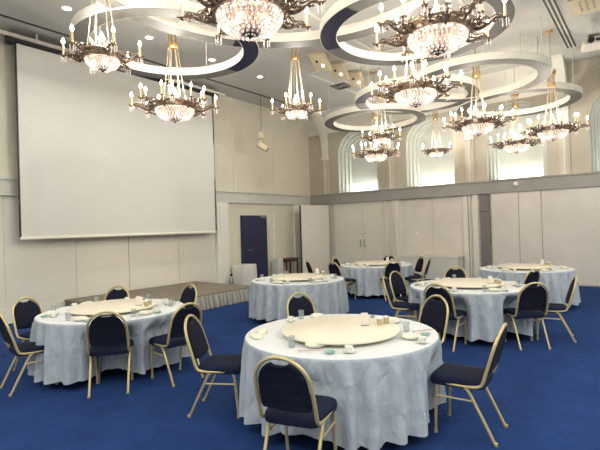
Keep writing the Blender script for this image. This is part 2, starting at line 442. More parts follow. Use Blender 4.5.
# ------------------------------------------------------------------ chair
def make_chair():
    root = empty('banquet_chair', (0, 0, 0)); k = 1.03
    def yb(z): return -.19-(z-.44)*.31
    # back frame: inverted U running down into the seat rails
    R = .19; pts = [(.195, .10, .408), (.195, -.05, .405), (.195, -.15, .412), (.195, -.188, .44), (.195, yb(.53), .53), (.1945, yb(.62), .62)]
    arcp = [(R*C_(PI*i/14), yb(.67+R*S_(PI*i/14)), .67+R*S_(PI*i/14)) for i in range(0, 15)]
    mir = [(-x, y, z) for x, y, z in pts][::-1]
    path = smooth_path(pts, 3)[:-1]
    path2 = [Vector((-p.x, p.y, p.z)) for p in path][::-1]
    full = path + [Vector(p) for p in arcp] + path2
    sc_ = lambda P: [Vector(p)*k for p in P]
    MB().tube(sc_(full), .0135, 10).build('back_frame', M['gold'], root)
    for s in (-1, 1):
        fp = smooth_path([(s*.195, .08, .409), (s*.195, .13, .402), (s*.193, .152, .37), (s*.19, .160, .3), (s*.185, .172, .15), (s*.18, .18, 0)], 4)
        b = MB(); b.tube(sc_(fp), .0125, 8); b.lathe([(0, 0), (.016, 0), (.016, .022), (0, .022)], 10, (s*.18*k, .18*k, 0)); b.build('leg', M['gold'], root)
        rp = smooth_path([(s*.192, -.05, .402), (s*.19, -.085, .37), (s*.188, -.13, .28), (s*.186, -.20, .14), (s*.185, -.268, 0)], 4)
        b = MB(); b.tube(sc_(rp), .0125, 8); b.lathe([(0, 0), (.016, 0), (.016, .022), (0, .022)], 10, (s*.185*k, -.268*k, 0)); b.build('leg', M['gold'], root)
        MB().tube(sc_([(s*.189, -.12, .30), (s*.190, .158, .30)]), .008, 8).build('stretcher', M['gold'], root)
    MB().tube(sc_([(-.19, .1, .395), (.19, .1, .395)]), .009, 8).tube(sc_([(-.19, -.1, .395), (.19, -.1, .395)]), .009, 8).build('seat_rail', M['gold'], root)
    # seat cushion: rounded trapezoid, puffed top
    b = MB(); N = 40; lay = [(.385, .93), (.39, .985), (.41, 1.0), (.43, 1.0), (.445, .975), (.455, .90), (.462, .6), (.464, .25)]
    vs = []
    for z, s in lay:
        for i in range(N):
            a = 2*PI*i/N; e = .32
            cx = math.copysign(abs(C_(a))**e, C_(a)); cy = math.copysign(abs(S_(a))**e, S_(a))
            wx = .205+(.012 if cy > 0 else -.008)*abs(cy); vs.append((cx*wx*s*k, (.012+cy*.208*s)*k, z*k))
    fs = [(j*N+i, j*N+(i+1) % N, (j+1)*N+(i+1) % N, (j+1)*N+i) for j in range(len(lay)-1) for i in range(N)]
    fs.append(tuple(range(N))[::-1]); fs.append(tuple((len(lay)-1)*N+i for i in range(N)))
    b.add(vs, fs).build('seat', M['chair_seat'], root)
    # backrest pad: fits inside the U, top edge dips to leave a half-moon hand slot
    out = []
    r = .168
    for i in range(0, 33):
        a = PI*i/32; x = r*C_(a); z = .67+r*S_(a)
        d = max(0, 1-(abs(x)/.062)**2)
        z -= .030*math.sqrt(d) if d > 0 else 0
        out.append((x, z))
    out += [(-.174, .60), (-.173, .53), (-.165, .505), (-.08, .494), (0, .49), (.08, .494), (.165, .505), (.173, .53), (.174, .60)]
    cx, cz = 0, .66; N = len(out); vs = []
    for off, s in ((-.016, .86), (-.019, .93), (-.012, .985), (0, 1.0), (.012, .985), (.022, .93), (.026, .8), (.028, .4)):
        for x, z in out:
            X, Z = x*s, cz+(z-cz)*s
            vs.append((X*k, (yb(Z)+off)*k, Z*k))
    L = 8; fs = [(j*N+i, j*N+(i+1) % N, (j+1)*N+(i+1) % N, (j+1)*N+i) for j in range(L-1) for i in range(N)]
    fs.append(tuple(range(N))[::-1]); fs.append(tuple((L-1)*N+i for i in range(N)))
    b = MB().add(vs, fs)
    b.build('backrest', M['chair_back'], root)
    return root

CH = [
 # x, y, heading deg, label, group
 (2.92, 3.25, -149.8, 'navy chair with gold frame standing side-on at the left of the foreground table'),
 (2.47, 1.98, -74.4, 'nearest navy chair with dotted back and gold frame, front of the foreground table'),
 (3.77, 1.28, 3.3, 'navy chair seen side-on at the right of the foreground table, gold legs splayed'),
 (4.66, 2.08, 66.1, 'navy chair facing the camera behind the right rim of the foreground table'),
 (4.31, 3.20, -197.0, 'navy chair facing the camera behind the foreground table, before the table nearest the navy door'),
 (2.17, 5.60, -96, 'navy chair cut by the left edge of the photo, at the left table'),
 (2.53, 6.22, -165, 'navy chair at the far left of the left table, turned toward the camera'),
 (2.65, 4.77, -37.4, 'navy chair seen from behind at the near side of the left table'),
 (3.25, 4.46, -4.5, 'navy chair at the right side of the left table, behind the side-on foreground chair'),
 (4.05, 5.57, -273.6, 'navy chair behind the right end of the left table, in front of the stage skirt'),
 (3.45, 6.32, -242, 'navy chair behind the middle of the left table, in front of the stage'),
 (8.91, 5.73, -104.9, 'navy chair at the left side of the far table by the double doors'),
 (10.01, 6.35, -172.3, 'small-looking navy chair behind the left rim of the far table by the double doors'),
 (9.49, 4.88, -40, 'black-looking chair seen from behind in front of the far table by the double doors'),
 (10.95, 5.72, 95, 'navy chair behind the far table whose top shows above the cloth, before the double doors'),
 (10.50, 4.80, 48.6, 'farther of the two navy chairs at the right side of the far table'),
 (10.08, 4.47, 12, 'nearer of the two navy chairs at the right side of the far table'),
 (6.56, 3.09, -160.0, 'navy chair seen side-on at the left of the table right of centre'),
 (7.17, 3.27, -188.4, 'navy chair turned toward the camera at the far left of the table right of centre'),
 (6.22, 2.32, -92, 'black-looking chair seen from behind at the near left of the table right of centre'),
 (8.09, 2.84, -251.7, 'navy chair facing the camera behind the table right of centre'),
 (6.79, 1.45, -52, 'navy chair seen from behind at the near right of the table right of centre'),
 (7.38, 1.22, 12, 'rightmost navy chair, seen side-on at the right end of the table right of centre'),
 (8.51, 1.91, -22.5, 'black-looking chair between the table right of centre and the right-hand table'),
 (9.11, 6.53, -125, 'navy chair seen edge-on in front of the beige leaf near the corner'),
]
chair0 = make_chair()
for i, (x, y, a, lab) in enumerate(CH):
    place(chair0, i > 0, (x, y, 0), math.radians(a), lab, 'chair', 'navy banquet chairs with gold frames')

# ------------------------------------------------------------------ tables
TR, TZ = .87, .725
def make_table(cx, cy, where):
    t = empty('round_table', (cx, cy, 0), 0, 'round banquet table under the pale blue cloth, ' + where, 'table', 'round banquet tables')
    b = MB(); b.lathe([(0, TZ-.045), (TR-.02, TZ-.045), (TR-.01, TZ-.035), (TR-.01, TZ-.012), (TR-.02, TZ-.008), (0, TZ-.008)], 48); b.build('tabletop', M['wood'], t)
    for sx in (-1, 1):
        for sy in (-1, 1):
            MB().tube([(sx*.42, sy*.42, TZ-.045), (sx*.45, sy*.45, 0)], .016, 8).build('leg', M['metal'], t)
PUSH = [(x, y, math.radians(a)) for i, (x, y, a, _) in enumerate(CH) if i in (1, 2, 7, 8, 17, 19, 21, 22)]
def make_cloth(cx, cy, where, seed, hem=.10, rot=0):
    rnd = random.Random(seed); b = MB(); N = 360
    nf = rnd.randint(24, 27); ph = rnd.random()*6; fam = [rnd.uniform(.6, 1.3) for _ in range(nf)]
    jit = [rnd.uniform(-.35, .35) for _ in range(nf)]
    def fold(a):
        u = (a/(2*PI)*nf) % nf; i = int(u); f = u-i
        A = fam[i]*(1-f)+fam[(i+1) % nf]*f; J = jit[i]*(1-f)+jit[(i+1) % nf]*f
        return A*(1.15*(2.1*math.sqrt(C_(PI*(f+J*.5)+ph)**2+.04)-1.15)-.15)
    rings = [(0, 0), (TR*.5, 0), (TR*.93, 0), (TR-.012, 0), (TR, -.004), (TR+.007, -.014), (TR+.009, -.035)]
    nd = 12; vs = []
    for r, z in rings:
        for k in range(N):
            a = 2*PI*k/N; vs.append((r*C_(a), r*S_(a), TZ+z))
    nr = len(rings)
    for j in range(1, nd+1):
        t = j/nd
        for k in range(N):
            a = 2*PI*k/N; f = fold(a)
            hz = hem + .022*S_(4*a+seed+rot) - .007*f + .010*S_(9*a+seed*2)
            ztop = TZ-.035
            z = ztop+(hz-ztop)*t
            amp = .062*(t**.45)
            r = TR+.009+.018*t+amp*(f if f > 0 else f*.75)+.006*S_(23*a+5*t+seed)*t+.006*S_(41*a-7*t)*t*(1-t)*2
            px, py = r*C_(a), r*S_(a)
            for (hx, hy, ha) in PUSH:
                dx_, dy_ = cx+px-hx, cy+py-hy; c_, s_ = C_(-ha), S_(-ha)
                lx, ly = dx_*c_-dy_*s_, dx_*s_+dy_*c_
                if ly > -.25 and abs(lx) < .34:
                    wgt = min(1, max(0, (.34-abs(lx))/.12))*min(1, max(0, (.70-z)/.2)); wgt = wgt*wgt*(3-2*wgt)
                    # walk inward along the radius until clear of the seat front
                    q = r
                    while q > .42:
                        ex, ey = cx+q*C_(a)-hx, cy+q*S_(a)-hy
                        if ex*s_+ey*c_ > .255: break
                        q -= .01
                    nr_ = r+(q-r)*wgt; px, py = nr_*C_(a), nr_*S_(a)
            vs.append((px, py, z))
    L = nr+nd; fs = []
    for j in range(L-1):
        for k in range(N):
            b.cur = 0
            fs.append((j*N+k, j*N+(k+1) % N, (j+1)*N+(k+1) % N, (j+1)*N+k))
    b.add(vs, fs)
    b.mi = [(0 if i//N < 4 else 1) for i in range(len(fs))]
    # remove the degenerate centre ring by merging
    o = b.build('tablecloth', [M['cloth_lit_top'], M['cloth']], None, angle=180, loc=(cx, cy, 0))
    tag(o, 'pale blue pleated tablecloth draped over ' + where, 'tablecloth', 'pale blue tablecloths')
def make_turntable(cx, cy, where):
    t = empty('lazy_susan', (cx, cy, TZ+.001), 0, 'large round cream turntable lying on ' + where, 'turntable', 'cream turntables')
    b = MB(); b.lathe([(0, .028), (.520, .028), (.530, .034), (.533, .042), (.530, .050), (.522, .055), (0, .055)], 72); b.build('disc', M['turntable'], t)
    b = MB(); b.lathe([(0, 0), (.2, 0), (.2, .012), (.12, .028), (0, .028)], 32); b.build('base', M['dark'], t)

# tableware prototypes
def mk_plate():
    o = MB(); o.lathe([(0, .004), (.055, .004), (.082, .016), (.085, .018), (.083, .020), (.056, .009), (0, .008)], 28); o.lathe([(.05, 0), (.052, 0), (.05, .004), (.046, .004)], 28, closed=True)
    return o.build('side_plate', M['porcelain'])
def mk_napkin():
    b = MB(); N = 28; vs = []
    lay = [(0, .9), (.004, 1), (.014, 1.0), (.024, .86), (.031, .56), (.033, .15)]
    for z, s in lay:
        for i in range(N):
            a = 2*PI*i/N; x = .085*math.copysign(abs(C_(a))**.7, C_(a))*s; y = .05*math.copysign(abs(S_(a))**.6, S_(a))*s
            vs.append((x, y, z*(1-.25*(x/.085))+.002*S_(60*y)))
    fs = [(j*N+i, j*N+(i+1) % N, (j+1)*N+(i+1) % N, (j+1)*N+i) for j in range(5) for i in range(N)]
    fs.append(tuple(range(N))[::-1]); fs.append(tuple(5*N+i for i in range(N)))
    b.add(vs, fs)
    b.add([(-.08, -.045, .012), (.06, -.062, .010), (.095, .01, .012), (.02, .05, .032), (-.06, .04, .026)], [(0, 1, 2, 3, 4)])
    return b.build('folded_napkin', M['napkin'], angle=50)
def mk_dish(): 
    b = MB(); b.lathe([(0, 0), (.028, 0), (.03, .004), (.043, .016), (.041, .018), (.028, .007), (0, .006)], 20); return b.build('sauce_dish', M['celadon'])
def mk_cup():
    r = empty('tea_cup', (0, 0, 0))
    MB().lathe([(0, .0), (.03, 0), (.052, .010), (.052, .013), (.028, .006), (0, .006)], 24).build('saucer', M['porcelain'], r)
    MB().lathe([(0, .008), (.018, .008), (.03, .025), (.034, .052), (.031, .052), (.027, .027), (.015, .013), (0, .013)], 24).build('cup', M['porcelain'], r)
    return r
def mk_glass():
    b = MB(); b.lathe([(0, 0), (.026, 0), (.031, .09), (.029, .09), (.0245, .006), (0, .006)], 20); return b.build('glass_tumbler', M['glass'])
def mk_chop():
    r = empty('chopstick_set', (0, 0, 0))
    for s in (-1, 1): MB().tube([(-.1, s*.005, .010), (.11, s*.005, .012)], .003, 6).build('chopstick', M['chop'], r)
    MB().box(-.09, -.07, -.018, .018, 0, .007, .002).build('rest', M['porcelain'], r)
    return r
P = {}; used = {}
def item(kind, x, y, z, rz, label, group):
    mk = dict(plate=mk_plate, napkin=mk_napkin, dish=mk_dish, cup=mk_cup, glass=mk_glass, chop=mk_chop, menu=mk_menu, jar=mk_jar, bowl=mk_lidjar)
    cats = dict(plate='plate', napkin='napkin', dish='dish', cup='cup', glass='glass', chop='chopsticks', menu='menu stand', jar='jar', bowl='shaker')
    if kind not in P: P[kind] = mk[kind](); used[kind] = False
    o = place(P[kind], used[kind], (x, y, z), rz, label, cats[kind], group); used[kind] = True
    return o
def mk_menu():
    r = empty('menu_holder', (0, 0, 0))
    MB().box(-.035, .035, -.018, .018, 0, .008, .002).build('base', M['glass'], r)
    MB().box(-.032, .032, -.003, .003, .008, .118, .001).build('card', M['clearplastic'], r)
    return r
def mk_jar():
    r = empty('condiment_jar', (0, 0, 0))
    MB().lathe([(0, 0), (.026, 0), (.027, .05), (.02, .056), (0, .056)], 20).build('jar_body', M['amber'], r)
    MB().lathe([(0, .056), (.022, .056), (.02, .068), (.006, .074), (0, .076)], 20).build('lid', M['porcelain'], r)
    return r
def mk_lidjar():
    r = empty('pepper_shaker', (0, 0, 0))
    MB().lathe([(0, 0), (.019, 0), (.021, .03), (.017, .055), (0, .055)], 18).build('body', M['porcelain'], r)
    MB().lathe([(0, .055), (.018, .055), (.018, .075), (.011, .085), (0, .087)], 18).build('cap', M['metal'], r)
    return r

TABLES = {
 'A': (3.52, 2.32, 'the large foreground table'),
 'B': (3.08, 5.47, 'the table before the stage'),
 'C': (6.74, 5.36, 'the table nearest the navy door'),
 'D': (7.13, 2.31, 'the table ringed by six chairs'),
 'E': (10.16, 2.12, 'the table beside the beige partition'),
 'F': (10.03, 5.50, 'the farthest table'),
}
for i, (k_, (x, y, wh)) in enumerate(TABLES.items()):
    make_table(x, y, wh); make_cloth(x, y, wh, i*3+1)
    make_turntable(x-.06 if k_ == 'A' else x, y-.04 if k_ == 'A' else y, wh)
ZT = TZ+.002; ZP = ZT+.055
TA = 'the foreground table'
def ang(x, y, t='A'): return math.atan2(TABLES[t][1]-y, TABLES[t][0]-x)-PI/2
g = lambda s: s+' on the foreground table'
def setting(x, y, z=ZT): return x, y
item('napkin', 2.95, 2.84, ZT, 1.0, 'cream folded napkin nearest the left chair, at the left rim of '+TA, g('napkins'))
item('napkin', 3.12, 2.93, ZT, .7, 'second cream folded napkin, farther back at the left rim of '+TA, g('napkins'))
item('plate', 2.97, 2.20, ZT, 0, 'white side plate under a napkin behind the nearest chair on '+TA, g('plates'))
item('napkin', 2.97, 2.20, ZT+.012, -.9, 'puffed cream napkin on a plate at the near rim of '+TA, g('napkins'))
item('chop', 2.83, 2.15, ZT, -.95, 'chopsticks on a rest beside the nearest chair on '+TA, g('chopsticks'))
item('dish', 2.87, 1.99, ZT, 0, 'pale green sauce dish at the near rim of '+TA, g('dishes'))
item('cup', 2.97, 1.88, ZT, 0, 'white tea cup on a saucer at the near rim of '+TA, g('cups'))
item('glass', 2.86, 2.06+.3, ZT, 0, 'clear glass tumbler beside the near napkin on '+TA, g('glasses'))
item('plate', 3.61, 1.66, ZT, 0, 'white side plate at the right rim of '+TA, g('plates'))
item('napkin', 3.61, 1.66, ZT+.012, -.3, 'cream napkin on the plate at the right rim of '+TA, g('napkins'))
item('dish', 3.77, 1.60, ZT, 0, 'pale green sauce dish at the right rim of '+TA, g('dishes'))
item('chop', 3.90, 1.68, ZT, -.6, 'chopsticks on a rest at the right rim of '+TA, g('chopsticks'))
item('cup', 3.52, 1.52, ZT, 0, 'white tea cup on a saucer at the right rim of '+TA, g('cups'))
item('glass', 3.82, 1.80, ZT, 0, 'clear glass tumbler at the right rim of '+TA, g('glasses'))
item('plate', 4.13, 2.08, ZT, 0, 'white side plate at the back right of '+TA, g('plates'))
item('napkin', 4.13, 2.08, ZT+.012, .5, 'cream napkin on the plate at the back right of '+TA, g('napkins'))
item('cup', 3.63, 3.00, ZT, 0, 'white tea cup on a saucer at the far rim of '+TA, g('cups'))
item('glass', 3.81, 3.00, ZT, 0, 'clear glass tumbler at the far rim of '+TA, g('glasses'))
item('napkin', 3.99, 2.92, ZT, -.1, 'cream napkin at the far rim of '+TA, g('napkins'))
item('menu', 3.63, 2.12, ZP, math.radians(-50), 'white menu card upright on the turntable of '+TA, None)
item('bowl', 3.74, 2.10, ZP, 0, 'white and silver pepper shaker beside the menu card on '+TA, None)
item('jar', 3.73, 2.02, ZP, 0, 'amber condiment jar with white lid on '+TA, g('jars'))
item('jar', 3.82, 2.00, ZP, 0, 'second amber condiment jar, farther back on '+TA, g('jars'))

for k_ in 'BCDEF':
    cx, cy, wh = TABLES[k_]; short = wh
    ca = math.atan2(-cy, -cx)
    for j in range(6):
        a = ca + PI/6 + j*PI/3
        r = .69; px, py = cx+r*C_(a), cy+r*S_(a); tx, ty = -S_(a), C_(a)
        item('plate', px, py, ZT, 0, 'white side plate holding a napkin on '+short, 'plates on '+short)
        item('napkin', px, py, ZT+.012, a+PI/2, 'cream folded napkin lying on a plate on '+short, 'napkins on '+short)
        item('cup', px+tx*.17-.03*C_(a), py+ty*.17-.03*S_(a), ZT, 0, 'small white tea cup on a saucer on '+short, 'cups on '+short)
        if k_ in 'BDC':
            item('glass', px-tx*.15, py-ty*.15, ZT, 0, 'clear glass tumbler on '+short, 'glasses on '+short)
            item('dish', px+tx*.13+.07*C_(a), py+ty*.13+.07*S_(a), ZT, 0, 'pale green sauce dish on '+short, 'dishes on '+short)
    mx, my = {'B': (3.22, 5.12), 'C': (7.08, 5.15), 'D': (7.0, 1.94), 'E': (10.25, 1.82), 'F': (10.2, 5.25)}[k_]
    item('menu', mx, my, ZP, math.radians(-50), 'white menu card upright on the turntable of '+short, None)
    item('jar', mx+.12, my-.05, ZP, 0, 'amber condiment jar beside the menu card on '+short, 'jars on '+short)
    item('jar', mx+.03, my-.12, ZP, 0, 'amber condiment jar beside the menu card on '+short, 'jars on '+short)
    item('bowl', mx+.11, my+.05, ZP, 0, 'white and silver pepper shaker on the turntable of '+short, None)

# ------------------------------------------------------------------ suspended rings
def make_ring(cx, cy, label, blue=None, z=4.5, R=1.36, w=.25, h=.13, rods=4, r0=.4):
    root = empty('suspended_ring', (cx, cy, z), 0, label, 'ceiling ring', 'interlocking white rings hung below the ceiling')
    Ri = R-w; b = MB(); b.lathe([(Ri, 0), (R, 0), (R, h), (R-.02, h), (R-.02, .02), (Ri+.02, .02), (Ri+.02, h), (Ri, h)], 96, closed=True)
    b.build('hoop', M['ring_white'], root, angle=30)
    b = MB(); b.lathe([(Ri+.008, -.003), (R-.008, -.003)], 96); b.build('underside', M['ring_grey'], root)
    if blue:
        a0, a1 = [math.radians(v) for v in blue]; n = 24; vs = []
        for k in range(n+1):
            a = a0+(a1-a0)*k/n
            vs += [((Ri+.012)*C_(a), (Ri+.012)*S_(a), -.006), ((R-.012)*C_(a), (R-.012)*S_(a), -.006)]
        MB().add(vs, [(2*k, 2*k+2, 2*k+3, 2*k+1) for k in range(n)]).build('blue_panel', M['ring_blue'], root)
    for k in range(rods):
        a = r0+2*PI*k/rods; MB().tube([((R-w/2)*C_(a), (R-w/2)*S_(a), .02), ((R-w/2)*C_(a), (R-w/2)*S_(a), H-z)], .008, 6).build('rod', M['ring_white'], root)
    return root
make_ring(4.33, 5.84, 'white suspended ring before the projection screen with navy panel at its right end', (-80, -3), R=1.38)
make_ring(3.65, 3.05, 'widest white suspended ring behind the nearest crystal chandelier at top centre', (54, 58), z=4.52, R=2.35)
make_ring(6.28, 2.71, 'white suspended ring at top right of centre with long navy panel at its left', (103, 166))
make_ring(9.45, 2.78, 'white suspended ring at right, second from the wall with arched niches')
make_ring(10.96, 5.9, 'small-looking white suspended ring above the far table near the wall corner')
make_ring(11.85, 2.55, 'white suspended ring nearest the arched niches at right', z=4.48)
make_ring(9.75, 4.2, 'white suspended ring between the corner ring and the right-hand rings', (120, 200), z=4.52)

# ------------------------------------------------------------------ chandeliers
def make_chandelier(R, arms, bowlR, inner, total=1.4):
    root = empty('crystal_chandelier', (0, 0, 0))
    zf = .20
    # main frame: two bands and leaf tips
    b = MB(); r1 = bowlR*1.06
    b.lathe([(r1-.012, zf-.03), (r1+.012, zf-.03), (r1+.02, zf), (r1+.012, zf+.035), (r1-.012, zf+.035), (r1-.02, zf)], 48, closed=True)
    r2 = bowlR*1.28; r3 = .165
    b.lathe([(r3-.010, zf+.06), (r3+.010, zf+.06), (r3+.012, zf+.085), (r3-.010, zf+.09)], 32, closed=True)
    for k in range(8):
        a = 2*PI*k/8; b.tube([(r3*C_(a), r3*S_(a), zf+.07), (r2*C_(a), r2*S_(a), zf+.03)], .008, 5)
    b.lathe([(r2-.008, zf+.02), (r2+.008, zf+.02), (r2+.012, zf+.04), (r2-.008, zf+.055)], 48, closed=True)
    for k in range(24):
        a = 2*PI*k/24; b.octa((r2*C_(a), r2*S_(a), zf+.07), .011, .03)
        b.octa(((r1+.025)*C_(a), (r1+.025)*S_(a), zf), .014, .03)
    for k in range(6):
        a = 2*PI*k/6+.2; b.tube([(r1*C_(a), r1*S_(a), zf), (r2*C_(a), r2*S_(a), zf+.03)], .008, 6)
    fr = b.build('frame', M['bronze'], root)
    # arms: one mesh, shared by copies
    def arm_mesh(Ra, zup):
        b = MB(); d = Ra-r1
        pts = smooth_path([(r1, 0, zf), (r1+d*.22, 0, zf-.045), (r1+d*.5, 0, zf-.02), (r1+d*.75, 0, zf+.03), (Ra, 0, zf+.015), (Ra+.05, 0, zf+.03)], 4)
        b.tube(pts, .010, 6, rs=[.020-.013*i/(len(pts)-1) for i in range(len(pts))])
        for t_, s_ in ((.2, 1), (.45, -1), (.7, 1)):
            x = r1+d*t_; b.octa((x, .018*s_, zf-.03+.05*t_), .022, .016); b.octa((x+.03, -.02*s_, zf-.01), .018, .014)
        b.tube(smooth_path([(r1+d*.1, 0, zf+.02), (r1+d*.3, 0, zf+.075), (r1+d*.5, 0, zf+.03), (r1+d*.8, 0, zf+.06), (Ra-.02, 0, zf+.02)], 4), .009, 5)
        for q in range(5): b.octa((r1+d*(.15+.17*q), (.03 if q % 2 else -.03), zf+.02), .020, .014)
        sc1 = [(r1+d*.45+.035*C_(q*.6), 0, zf+.03+.035*S_(q*.6)) for q in range(9)]
        b.tube(sc1, .006, 5)
        b.lathe([(0, 0), (.012, 0), (.030, .012), (.034, .018), (.010, .018), (0, .02)], 12, (Ra, 0, zf+zup-.005))
        if zup > .03: b.tube([(Ra, 0, zf), (Ra, 0, zf+zup)], .008, 6)
        return b
    def candle_mesh(Ra, zup):
        b = MB(); b.lathe([(0, zf+zup+.012), (.0125, zf+zup+.012), (.0115, zf+zup+.15), (0, zf+zup+.15)], 10, (Ra, 0, 0)); return b
    def bulb_mesh(Ra, zup):
        b = MB(); b.lathe([(0, 0), (.014, .006), (.020, .022), (.016, .042), (.006, .064), (0, .070)], 10, (Ra, 0, zf+zup+.15)); return b
    def drops_mesh(Ra, zup):
        b = MB()
        for q in range(5):
            a = 2*PI*q/5; b.octa((Ra+.03*C_(a), .03*S_(a), zf+zup-.025), .006, .018); b.octa((Ra+.03*C_(a), .03*S_(a), zf+zup-.055), .008, .014); b.tube([(Ra+.03*C_(a), .03*S_(a), zf+zup-.06), (Ra+.03*C_(a), .03*S_(a), zf+zup+.002), (Ra, 0, zf+zup+.004)], .002, 4)
        for q in range(7):
            t = q/6; b.octa((r1+(Ra-r1)*t, 0, zf+zup+.03-.07*S_(PI*t)), .008, .012)
        b.tube([(r1+(Ra-r1)*q/6, 0, zf+zup+.03-.07*S_(PI*q/6)) for q in range(7)], .002, 4)
        return b
    sets = [(R-.03, .0, arms, 0.0)] + ([(R*.64, .075, inner, PI/arms)] if inner else [])
    for Ra, zup, n, off in sets:
        am = arm_mesh(Ra, zup).build('arm', M['bronze'], root); cm = candle_mesh(Ra, zup).build('candle', M['candle'], root)
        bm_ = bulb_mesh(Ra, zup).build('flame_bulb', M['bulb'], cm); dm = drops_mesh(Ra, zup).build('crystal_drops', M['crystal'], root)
        for k in range(n):
            rz = off+2*PI*k/n
            if k == 0: objs = (am, cm, dm)
            else:
                c2 = cm.copy(); COL.objects.link(c2); c2.parent = root
                bb = bm_.copy(); COL.objects.link(bb); bb.parent = c2
                a2 = am.copy(); COL.objects.link(a2); a2.parent = root
                d2 = dm.copy(); COL.objects.link(d2); d2.parent = root
                objs = (a2, c2, d2)
            for o in objs: o.rotation_euler = (0, 0, rz)
    # crystal bowl: bead strings over an added liner that glows to brighten the bowl
    b = MB(); dep = bowlR*.58; rows = 9
    for j in range(rows):
        ph = PI/2*(j+.15)/rows; r = bowlR*C_(ph); z = zf-.035-dep*S_(ph)
        n = max(10, int(2*PI*r/(bowlR*.15)))
        for k in range(n):
            a = 2*PI*(k+.5*(j % 2))/n; b.octa((r*C_(a), r*S_(a), z), bowlR*.050, bowlR*.072)
    for k in range(28):
        a = 2*PI*k/28
        b.tube([(bowlR*C_(q)*C_(a), bowlR*C_(q)*S_(a), zf-.035-dep*S_(q)) for q in (0, .3, .6, .9, 1.2, 1.45)], .0022, 4, cap=False)
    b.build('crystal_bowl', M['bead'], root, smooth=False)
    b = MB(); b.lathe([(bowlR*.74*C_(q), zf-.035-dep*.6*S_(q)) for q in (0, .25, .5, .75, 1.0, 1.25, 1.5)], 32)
    b.build('added_glow_liner', M['bead_in'], root)
    for k in range(5):
        a = 2*PI*k/5+.4; MB().lathe([(0, -.022), (.016, -.014), (.020, 0), (.016, .014), (0, .022)], 10, (bowlR*.70*C_(a), bowlR*.70*S_(a), zf-.035-dep*.62)).build('bowl_bulb', M['bulb'], root)
    b = MB(); q = zf-.035-dep; b.lathe([(0, q-.03), (.012, q-.026), (.02, q-.012), (bowlR*.36, q+.016), (bowlR*.36, q+.026), (0, q+.02)], 20); b.build('finial', M['dark_bronze'], root)
    # central crystal column
    b = MB()
    for j in range(7):
        z = zf+.05+j*.035; r = (.11, .10, .075, .055, .06, .04, .02)[j]
        for k in range(8):
            a = 2*PI*k/8+j*.3; b.octa((r*C_(a), r*S_(a), z), .011, .02)
    b.tube([(0, 0, zf), (0, 0, zf+.3)], .012, 8)
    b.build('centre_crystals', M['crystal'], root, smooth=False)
    # crown and chains
    zc = total; b = MB()
    b.lathe([(.085, zc-.01), (.095, zc), (.085, zc+.03), (.075, zc+.03), (.07, zc)], 20, closed=True)
    b.lathe([(.02, zc-.02), (.08, zc-.01), (.08, zc), (.02, zc+.01)], 20, closed=True)
    for k in range(10):
        a = 2*PI*k/10; b.octa((.09*C_(a), .09*S_(a), zc+.045), .014, .03)
    b.lathe([(.058, zc-.29), (.075, zc-.28), (.078, zc-.235), (.060, zc-.23)], 20, closed=True)
    for k in range(5):
        a = 2*PI*k/5; b.tube([(.07*C_(a), .07*S_(a), zc), (.055*C_(a), .055*S_(a), zc-.12), (.066*C_(a), .066*S_(a), zc-.24)], .008, 6)
    b.build('crown', M['brass'], root)
    for k in range(6):
        b = MB(); a = 2*PI*k/6+.2; p0 = Vector((.065*C_(a), .065*S_(a), zc-.27)); p1 = Vector((r3*C_(a), r3*S_(a), zf+.08)); n = 20
        for i in range(n):
            c = p0.lerp(p1, (i+.5)/n); b.octa(c, .009, .6*(p0-p1).length/n)
        b.tube([p0, p1], .0045, 5); b.build('chain', M['chain'], root, smooth=False)
    return root
def finish(root, z):
    # rod and canopy up to the ceiling
    b = MB(); b.tube([(0, 0, 1.41), (0, 0, H-z-.02)], .007, 6); b.build('rod', M['brass'], root)
    b = MB(); b.lathe([(0, H-z), (.07, H-z), (.06, H-z-.03), (.012, H-z-.05), (0, H-z-.05)], 16); b.build('canopy', M['brass'], root)
cm0 = make_chandelier(.65, 8, .285, 6)
cs0 = make_chandelier(.46, 6, .19, 0)
um = us = False
CHN = [
 ('S', 2.82, 5.10, 3.58, .3, 'small crystal chandelier at upper left overlapping the top of the projection screen'),
 ('M', 4.30, 5.72, 3.38, .1, 'crystal chandelier with candle arms hanging in front of the projection screen, under the left ring'),
 ('S', 6.43, 5.03, 3.60, .25, 'small six-armed crystal chandelier hanging alone at top centre'),
 ('M', 2.86, 2.72, 3.38, .5, 'nearest big crystal chandelier, its beaded bowl cut by the top edge at centre'),
 ('M', 4.44, 1.66, 3.40, .2, 'big crystal chandelier at top right of centre, cut by the top edge'),
 ('M', 6.12, 2.63, 3.38, .35, 'crystal chandelier just below the ring with the navy panel, right of centre'),
 ('M', 10.50, 5.65, 3.34, .1, 'low crystal chandelier above the farthest table, lower of an overlapping pair'),
 ('S', 12.75, 4.90, 3.56, .4, 'smallest crystal chandelier in front of the middle arched niche'),
 ('M', 9.04, 2.64, 3.38, .22, 'crystal chandelier with dark arms under the right-hand ring'),
 ('M', 12.1, 2.63, 3.38, .6, 'crystal chandelier in front of the right arched niche, lowest of the right-hand group'),
 ('M', 10.83, 1.64, 3.38, .15, 'rightmost crystal chandelier with dark spiky arms'),
 ('S', 9.4, 4.90, 3.50, .1, 'small crystal chandelier above its overlapping neighbour near the corner ring'),
]
roots = []
for ty, x, y, z, rz, lab in CHN:
    if ty == 'M': o = cm0 if not um else copy_tree(cm0); um = True
    else: o = cs0 if not us else copy_tree(cs0); us = True
    roots.append((o, x, y, z, rz, lab))
for o, x, y, z, rz, lab in roots:
    o.location = (x, y, z); o.rotation_euler = (0, 0, rz); tag(o, lab, 'chandelier', 'crystal chandeliers'); finish(o, z)

